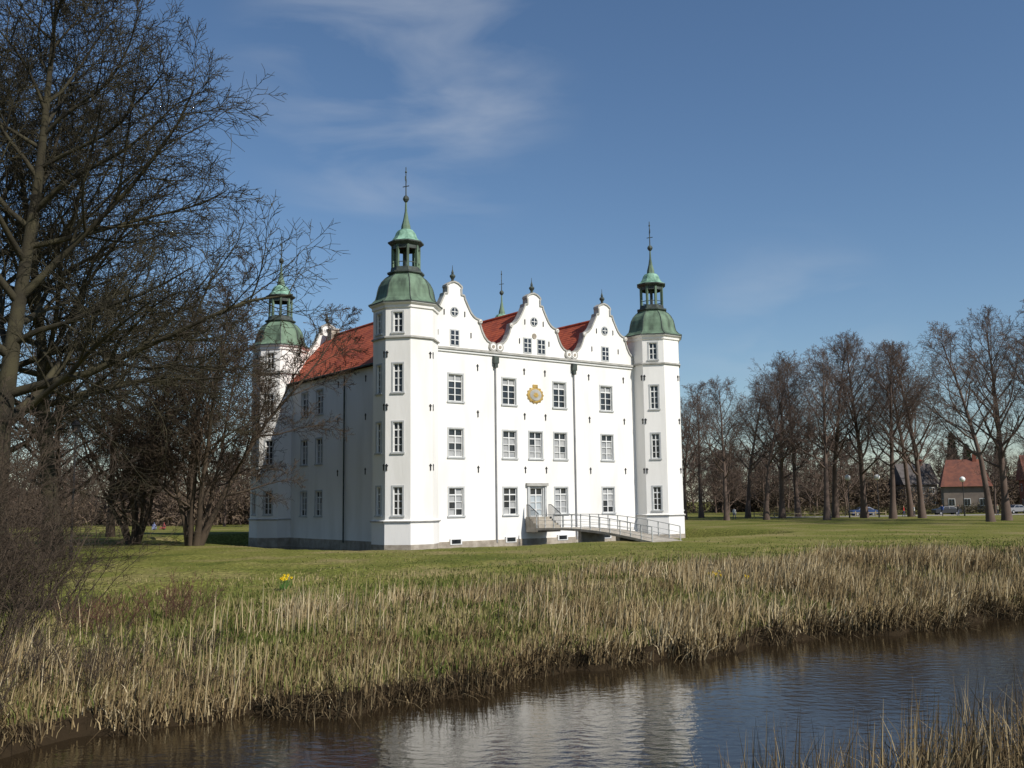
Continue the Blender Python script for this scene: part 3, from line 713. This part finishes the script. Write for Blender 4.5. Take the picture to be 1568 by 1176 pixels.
# ------------------------------------------------------------------ small distant objects
def house(name, x, y, rz, w, d, he, hr, mw, mr, hip=0.0):
    e = empty(name, (x, y, 0), rz); mb = MB()
    mb.box(-w / 2, w / 2, -d / 2, d / 2, -.3, he, 0); mb.obj('walls', [mw], e)
    mb = MB(); o = .5; hw = w / 2 + o; hd = d / 2 + o
    vs = [(-hw, -hd, he - .1), (hw, -hd, he - .1), (hw, hd, he - .1), (-hw, hd, he - .1), (-hw + hip, 0, hr), (hw - hip, 0, hr)]
    mb.add(vs, [(0, 1, 5, 4), (2, 3, 4, 5), (1, 2, 5), (3, 0, 4), (3, 2, 1, 0)], 0)
    mb.box(w * .2, w * .2 + .7, -.4, .4, he, hr + 1, 1); mb.obj('roof', [mr, MBRICK], e)
    mb = MB(); nw = max(2, int(w / 2.6))
    for fz in ([1.0, 3.8] if he > 5 else [1.2]):
        for i in range(nw):
            cx = -w / 2 + w * (i + .5) / nw
            mb.box(cx - .6, cx + .6, -d / 2 - .06, -d / 2 + .02, fz, fz + 1.4, 0); mb.box(cx - .5, cx - .04, -d / 2 - .09, -d / 2 - .05, fz + .1, fz + 1.3, 1); mb.box(cx + .04, cx + .5, -d / 2 - .09, -d / 2 - .05, fz + .1, fz + 1.3, 1)
        for i in range(2):
            cy = -d / 4 + d / 2 * i
            mb.box(-w / 2 - .06, -w / 2 + .02, cy - .6, cy + .6, fz, fz + 1.4, 0); mb.box(-w / 2 - .09, -w / 2 - .05, cy - .5, cy + .5, fz + .1, fz + 1.3, 1)
    mb.obj('windows', [MFRAME, MGLASS], e)
MT2 = tile_material('old_roof_tiles', (.22, .085, .055), (.14, .06, .045)); MT3 = tile_material('grey_roof_tiles', (.12, .105, .10), (.08, .07, .065))
MPL = mat('painted_render', (.22, .18, .15), (.17, .14, .12), 1)
house('village_house', 88.5, 193, -.35, 8.2, 7.5, 5.0, 10.2, MPL, MT2, 1.5)
house('grey_roof_house', 96, 236, .1, 8, 7, 6.0, 11.0, MPL, MT3, 0)
house('brick_house', 101, 184, -.3, 10, 9, 6.0, 10.6, MBRICK, MT2, 0)
add_obj('bare_tree', rB, None, (82, 168, -.1), (0, 0, .7), (.6, .6, .55)); add_obj('bare_tree', rC, None, (93, 174, -.1), (0, 0, 2.7), (.7, .7, .6))

MROAD = mat('asphalt_road', (.10, .10, .10), (.13, .13, .125), 2)
mb = MB(); mb.box(40, 200, 158, 164, -.2, .02, 0); mb.box(40, 200, 157.8, 157.995, -.2, .12, 1); mb.box(40, 200, 154.5, 157.79, -.2, .08, 1)
mb.obj('road', [MROAD, mat('pavement', (.3, .28, .25), (.24, .22, .2), 2)])
mb = MB()
for i in range(40):
    mb.box(41 + i * 4, 42.5 + i * 4, 160.95, 161.05, .01, .026, 0)
mb.obj('road_marking', [mat('road_paint', (.7, .7, .68))])
hd = []
for i in range(60): hd.append((44 + i * 1.6, 172 + random.uniform(-1, 1), .6, 1.3, .8, random.uniform(.8, 1.5)))
clump_mass('hedge', hd, 360, .25, [(0, (.04, .035, .02)), (1, (.12, .10, .05))])

def car(x, y, rz, c):
    e = empty('parked_car', (x, y, .02), rz); m = mat('car_paint', c, rough=.3, spec=.6)
    mb = MB()
    side = [(-2.1, .35), (-2.1, .85), (-1.95, .98), (-1.1, 1.02), (-.55, 1.43), (.85, 1.45), (1.5, 1.05), (2.05, .95), (2.12, .4)]
    n = len(side)
    def sec(yy, ins): return [(px_ * (1 if pz < 1.1 else .97), yy - (ins if pz > 1.1 else 0), pz) for px_, pz in side]
    vs = sec(-.85, -.14) + sec(.85, .14)
    fs = [tuple(range(n)), tuple(reversed(range(n, 2 * n)))] + [(i, (i + 1) % n, n + (i + 1) % n, n + i) for i in range(n)]
    mb.add(vs, fs, 0); mb.obj('body', [m], e)
    mb = MB()
    for s_ in (-1, 1):
        mb.add([(-.95, s_ * .865, 1.04), (.1, s_ * .865, 1.04), (.1, s_ * .73, 1.38), (-.5, s_ * .73, 1.38)], [(0, 1, 2, 3)], 0)
        mb.add([(.18, s_ * .865, 1.04), (1.3, s_ * .865, 1.04), (.8, s_ * .73, 1.38), (.18, s_ * .73, 1.38)], [(0, 1, 2, 3)], 0)
    mb.add([(-1.09, -.75, 1.05), (-1.09, .75, 1.05), (-.6, .66, 1.42), (-.6, -.66, 1.42)], [(0, 1, 2, 3)], 0)
    mb.obj('windows', [MGLASS], e)
    mb = MB()
    for wx in (-1.3, 1.3):
        for s_ in (-1, 1):
            mb.tube((wx, s_ * .68, .32), (wx, s_ * .88, .32), .32, 16, 0); mb.tube((wx, s_ * .88, .32), (wx, s_ * .895, .32), .18, 10, 1)
    mb.obj('wheels', [MIRON, MPIPE], e)
for x, y, rz, c in ((56.5, 159.5, .05, (.03, .06, .16)), (70, 159.6, .02, (.03, .03, .035)), (84, 165.5, .4, (.22, .22, .23))):
    car(x, y, rz, c)

def pmat(cj, ct):
    m = bpy.data.materials.new('person_clothes'); m.use_nodes = True; N = m.node_tree.nodes; L = m.node_tree.links
    tc = N.new('ShaderNodeTexCoord'); sx = N.new('ShaderNodeSeparateXYZ'); L.new(tc.outputs['Object'], sx.inputs[0])
    dv = N.new('ShaderNodeMath'); dv.operation = 'DIVIDE'; dv.inputs[1].default_value = 1.8; L.new(sx.outputs['Z'], dv.inputs[0])
    r = N.new('ShaderNodeValToRGB'); r.color_ramp.interpolation = 'CONSTANT'
    st = [(0, (.02, .015, .01)), (.055, ct), (.52, cj), (.825, (.45, .26, .18)), (.935, (.05, .03, .02))]
    while len(r.color_ramp.elements) < 5: r.color_ramp.elements.new(.5)
    for e, (p, c) in zip(r.color_ramp.elements, st): e.position = p; e.color = (*c, 1)
    L.new(dv.outputs[0], r.inputs[0]); L.new(r.outputs[0], N['Principled BSDF'].inputs['Base Color']); N['Principled BSDF'].inputs['Roughness'].default_value = .9
    return m
def person(x, y, rz, cj, ct, z=0, sit=False):
    J = [((0, 0, .95), .15), ((0, 0, 1.15), .14), ((0, 0, 1.38), .16), ((0, 0, 1.5), .06), ((0, -.01, 1.62), .10), ((0, 0, 1.74), .08),
         ((.19, 0, 1.42), .065), ((.27, .02, 1.14), .045), ((.25, -.1, .9), .035), ((.25, -.13, .8), .03),
         ((-.19, 0, 1.42), .065), ((-.27, .02, 1.14), .045), ((-.27, .08, .9), .035), ((-.27, .08, .8), .03),
         ((.1, 0, .86), .1), ((.12, -.14, .5), .065), ((.12, -.1, .1), .045), ((.12, -.26, .04), .035),
         ((-.1, 0, .86), .1), ((-.12, .08, .5), .065), ((-.12, .24, .12), .045), ((-.12, .12, .04), .035)]
    E = [(0, 1), (1, 2), (2, 3), (3, 4), (4, 5), (2, 6), (6, 7), (7, 8), (8, 9), (2, 10), (10, 11), (11, 12), (12, 13), (0, 14), (14, 15), (15, 16), (16, 17), (0, 18), (18, 19), (19, 20), (20, 21)]
    if sit:
        P = [list(p) for p, r in J]
        for i in (15, 19): P[i] = [P[i][0], -.42, 1.18]
        for i in (16, 20): P[i] = [P[i][0], -.62, .88]
        for i in (17, 21): P[i] = [P[i][0], -.76, .84]
        J = [((p[0], p[1], p[2] - .82), r) for p, (q, r) in zip(P, J)]
    me = bpy.data.meshes.new('person'); me.from_pydata([p for p, r in J], E, [])
    o = add_obj('person', me, None, (x, y, z), (0, 0, rz)); me.materials.append(pmat(cj, ct) if not sit else mat('person_sitting', cj, ct, 6, pos=(.45, .55)))
    sm = o.modifiers.new('skin', 'SKIN'); sm.use_smooth_shade = True
    for v, (p, r) in zip(me.skin_vertices[0].data, J): v.radius = (r, r * .8)
    me.skin_vertices[0].data[0].use_root = True
    ss = o.modifiers.new('sub', 'SUBSURF'); ss.levels = 1; ss.render_levels = 1
for x, y, rz, cj, ct in ((58.5, 148, 1.2, (.5, .05, .04), (.05, .06, .12)), (60.2, 148.4, 1.4, (.6, .6, .58), (.04, .04, .05)), (66, 152, -1.2, (.05, .1, .3), (.05, .05, .06)), (68, 151, 1.5, (.03, .03, .03), (.08, .09, .15)), (75, 153, 1.5, (.45, .4, .3), (.03, .03, .05)), (32.4, 145, .3, (.6, .6, .6), (.1, .1, .2))):
    person(x, y, rz, cj, ct, .0)
person(-45.5, 125, .3, (.25, .28, .45), (.04, .05, .1), .0, True); person(-44.4, 125.4, -.4, (.4, .07, .06), (.05, .05, .06), .0, True)

def lamp(x, y, h, globe):
    mb = MB(); mb.lathe([(.12, -.1), (.12, .8), (.07, .9), (.05, h)], 8, 0, 0)
    if globe:
        prof = [(.02, h - .05)] + [(.42 * math.sin(math.pi * k_ / 10), h + .37 - .42 * math.cos(math.pi * k_ / 10)) for k_ in range(1, 10)] + [(.02, h + .8)]
        mb.lathe(prof, 16, 0, 1)
    else:
        mb.lathe([(.05, h), (.2, h + .1), (.26, h + .5), (.32, h + .52), (.05, h + .8)], 8, 0, 0)
    o = mb.obj('street_lamp', [MIRON, mat('lamp_globe', (.75, .75, .73), rough=.3)]); o.location = (x, y, 0); return o
lamp(50.0, 147, 5.6, True); lamp(54.4, 147, 5.6, True); lamp(68.5, 150, 5.2, True); lamp(-24.6, 55, 7.0, False)

mb = MB()
for i in range(14):
    mb.box(i * 1.6 - .06, i * 1.6 + .06, -.06, .06, -.1, .9, 0)
mb.box(-.06, 20.86, -.075, -.061, .55, .67, 0)
o = mb.obj('wooden_fence', [mat('fence_wood', (.34, .28, .18), (.25, .2, .12), 3)]); o.location = (38, 156, 0)

# ------------------------------------------------------------------ light, sky, camera
sd = Vector((.75, -.66, 0)).normalized(); el = R(41)
sdir = Vector((sd.x * math.cos(el), sd.y * math.cos(el), math.sin(el)))
sl_ = bpy.data.lights.new('sun', 'SUN'); sl_.energy = 5.0; sl_.angle = R(.5); sl_.color = (1, .95, .875)
so = bpy.data.objects.new('sun', sl_); col.objects.link(so); so.rotation_euler = sdir.to_track_quat('Z', 'Y').to_euler()
wd = bpy.data.worlds.new('World'); scene.world = wd; wd.use_nodes = True
N = wd.node_tree.nodes; L = wd.node_tree.links; bg = N['Background']
sky = N.new('ShaderNodeTexSky'); sky.sky_type = 'NISHITA'; sky.sun_disc = False; sky.sun_elevation = el; sky.sun_rotation = math.atan2(sd.x, sd.y)
sky.air_density = 1.05; sky.dust_density = 0.35; sky.ozone_density = 4.0
tc = N.new('ShaderNodeTexCoord'); mp = N.new('ShaderNodeMapping'); mp.inputs['Scale'].default_value = (1.3, 1.3, 4.6); mp.inputs['Rotation'].default_value = (.1, .3, .2); mp.inputs['Location'].default_value = (3.1, .4, 1.7)
L.new(tc.outputs['Generated'], mp.inputs[0])
n1 = N.new('ShaderNodeTexNoise'); n1.inputs['Scale'].default_value = 4.2; n1.inputs['Detail'].default_value = 7; n1.inputs['Roughness'].default_value = .5; n1.inputs['Distortion'].default_value = .5
L.new(mp.outputs[0], n1.inputs['Vector'])
cr_ = N.new('ShaderNodeValToRGB'); cr_.color_ramp.elements[0].position = .42; cr_.color_ramp.elements[1].position = .85
cr_.color_ramp.elements[0].color = (0, 0, 0, 1); cr_.color_ramp.elements[1].color = (.42, .42, .42, 1)
L.new(n1.outputs['Fac'], cr_.inputs[0])
def dirmask(v, a, b_):
    v = Vector(v).normalized(); d = N.new('ShaderNodeVectorMath'); d.operation = 'DOT_PRODUCT'; d.inputs[1].default_value = v
    L.new(tc.outputs['Generated'], d.inputs[0])
    m_ = N.new('ShaderNodeMapRange'); m_.interpolation_type = 'SMOOTHSTEP'; m_.inputs['From Min'].default_value = math.cos(R(a)); m_.inputs['From Max'].default_value = math.cos(R(b_))
    L.new(d.outputs['Value'], m_.inputs['Value']); return m_.outputs[0]
m1 = dirmask((-.10, .91, .42), 11, 1)
m2 = dirmask((.27, .94, .16), 7, 1)
h2 = N.new('ShaderNodeMath'); h2.operation = 'MULTIPLY'; h2.inputs[1].default_value = .6; L.new(m2, h2.inputs[0])
sm_ = N.new('ShaderNodeMath'); sm_.operation = 'MAXIMUM'; L.new(m1, sm_.inputs[0]); L.new(h2.outputs[0], sm_.inputs[1])
fm = N.new('ShaderNodeMath'); fm.operation = 'MULTIPLY'; L.new(cr_.outputs[0], fm.inputs[0]); L.new(sm_.outputs[0], fm.inputs[1])
hs = N.new('ShaderNodeHueSaturation'); hs.inputs['Saturation'].default_value = 1.05; L.new(sky.outputs[0], hs.inputs['Color'])
mxs = N.new('ShaderNodeMixRGB'); L.new(fm.outputs[0], mxs.inputs['Fac']); L.new(hs.outputs[0], mxs.inputs[1]); mxs.inputs[2].default_value = (6.5, 6.8, 7.2, 1)
L.new(mxs.outputs[0], bg.inputs['Color']); bg.inputs['Strength'].default_value = .10

cd = bpy.data.cameras.new('camera'); cd.sensor_width = 36; cd.lens = 34.4; cd.clip_end = 5000; cd.clip_start = .1
co = bpy.data.objects.new('camera', cd); col.objects.link(co)
co.matrix_world = T((0, 0, 2.9)) @ Matrix.Rotation(R(90 + 6.9), 4, 'X') @ Matrix.Rotation(R(-.7), 4, 'Z')
scene.camera = co
scene.view_settings.view_transform = 'Standard'; scene.view_settings.look = 'None'; scene.view_settings.exposure = 0
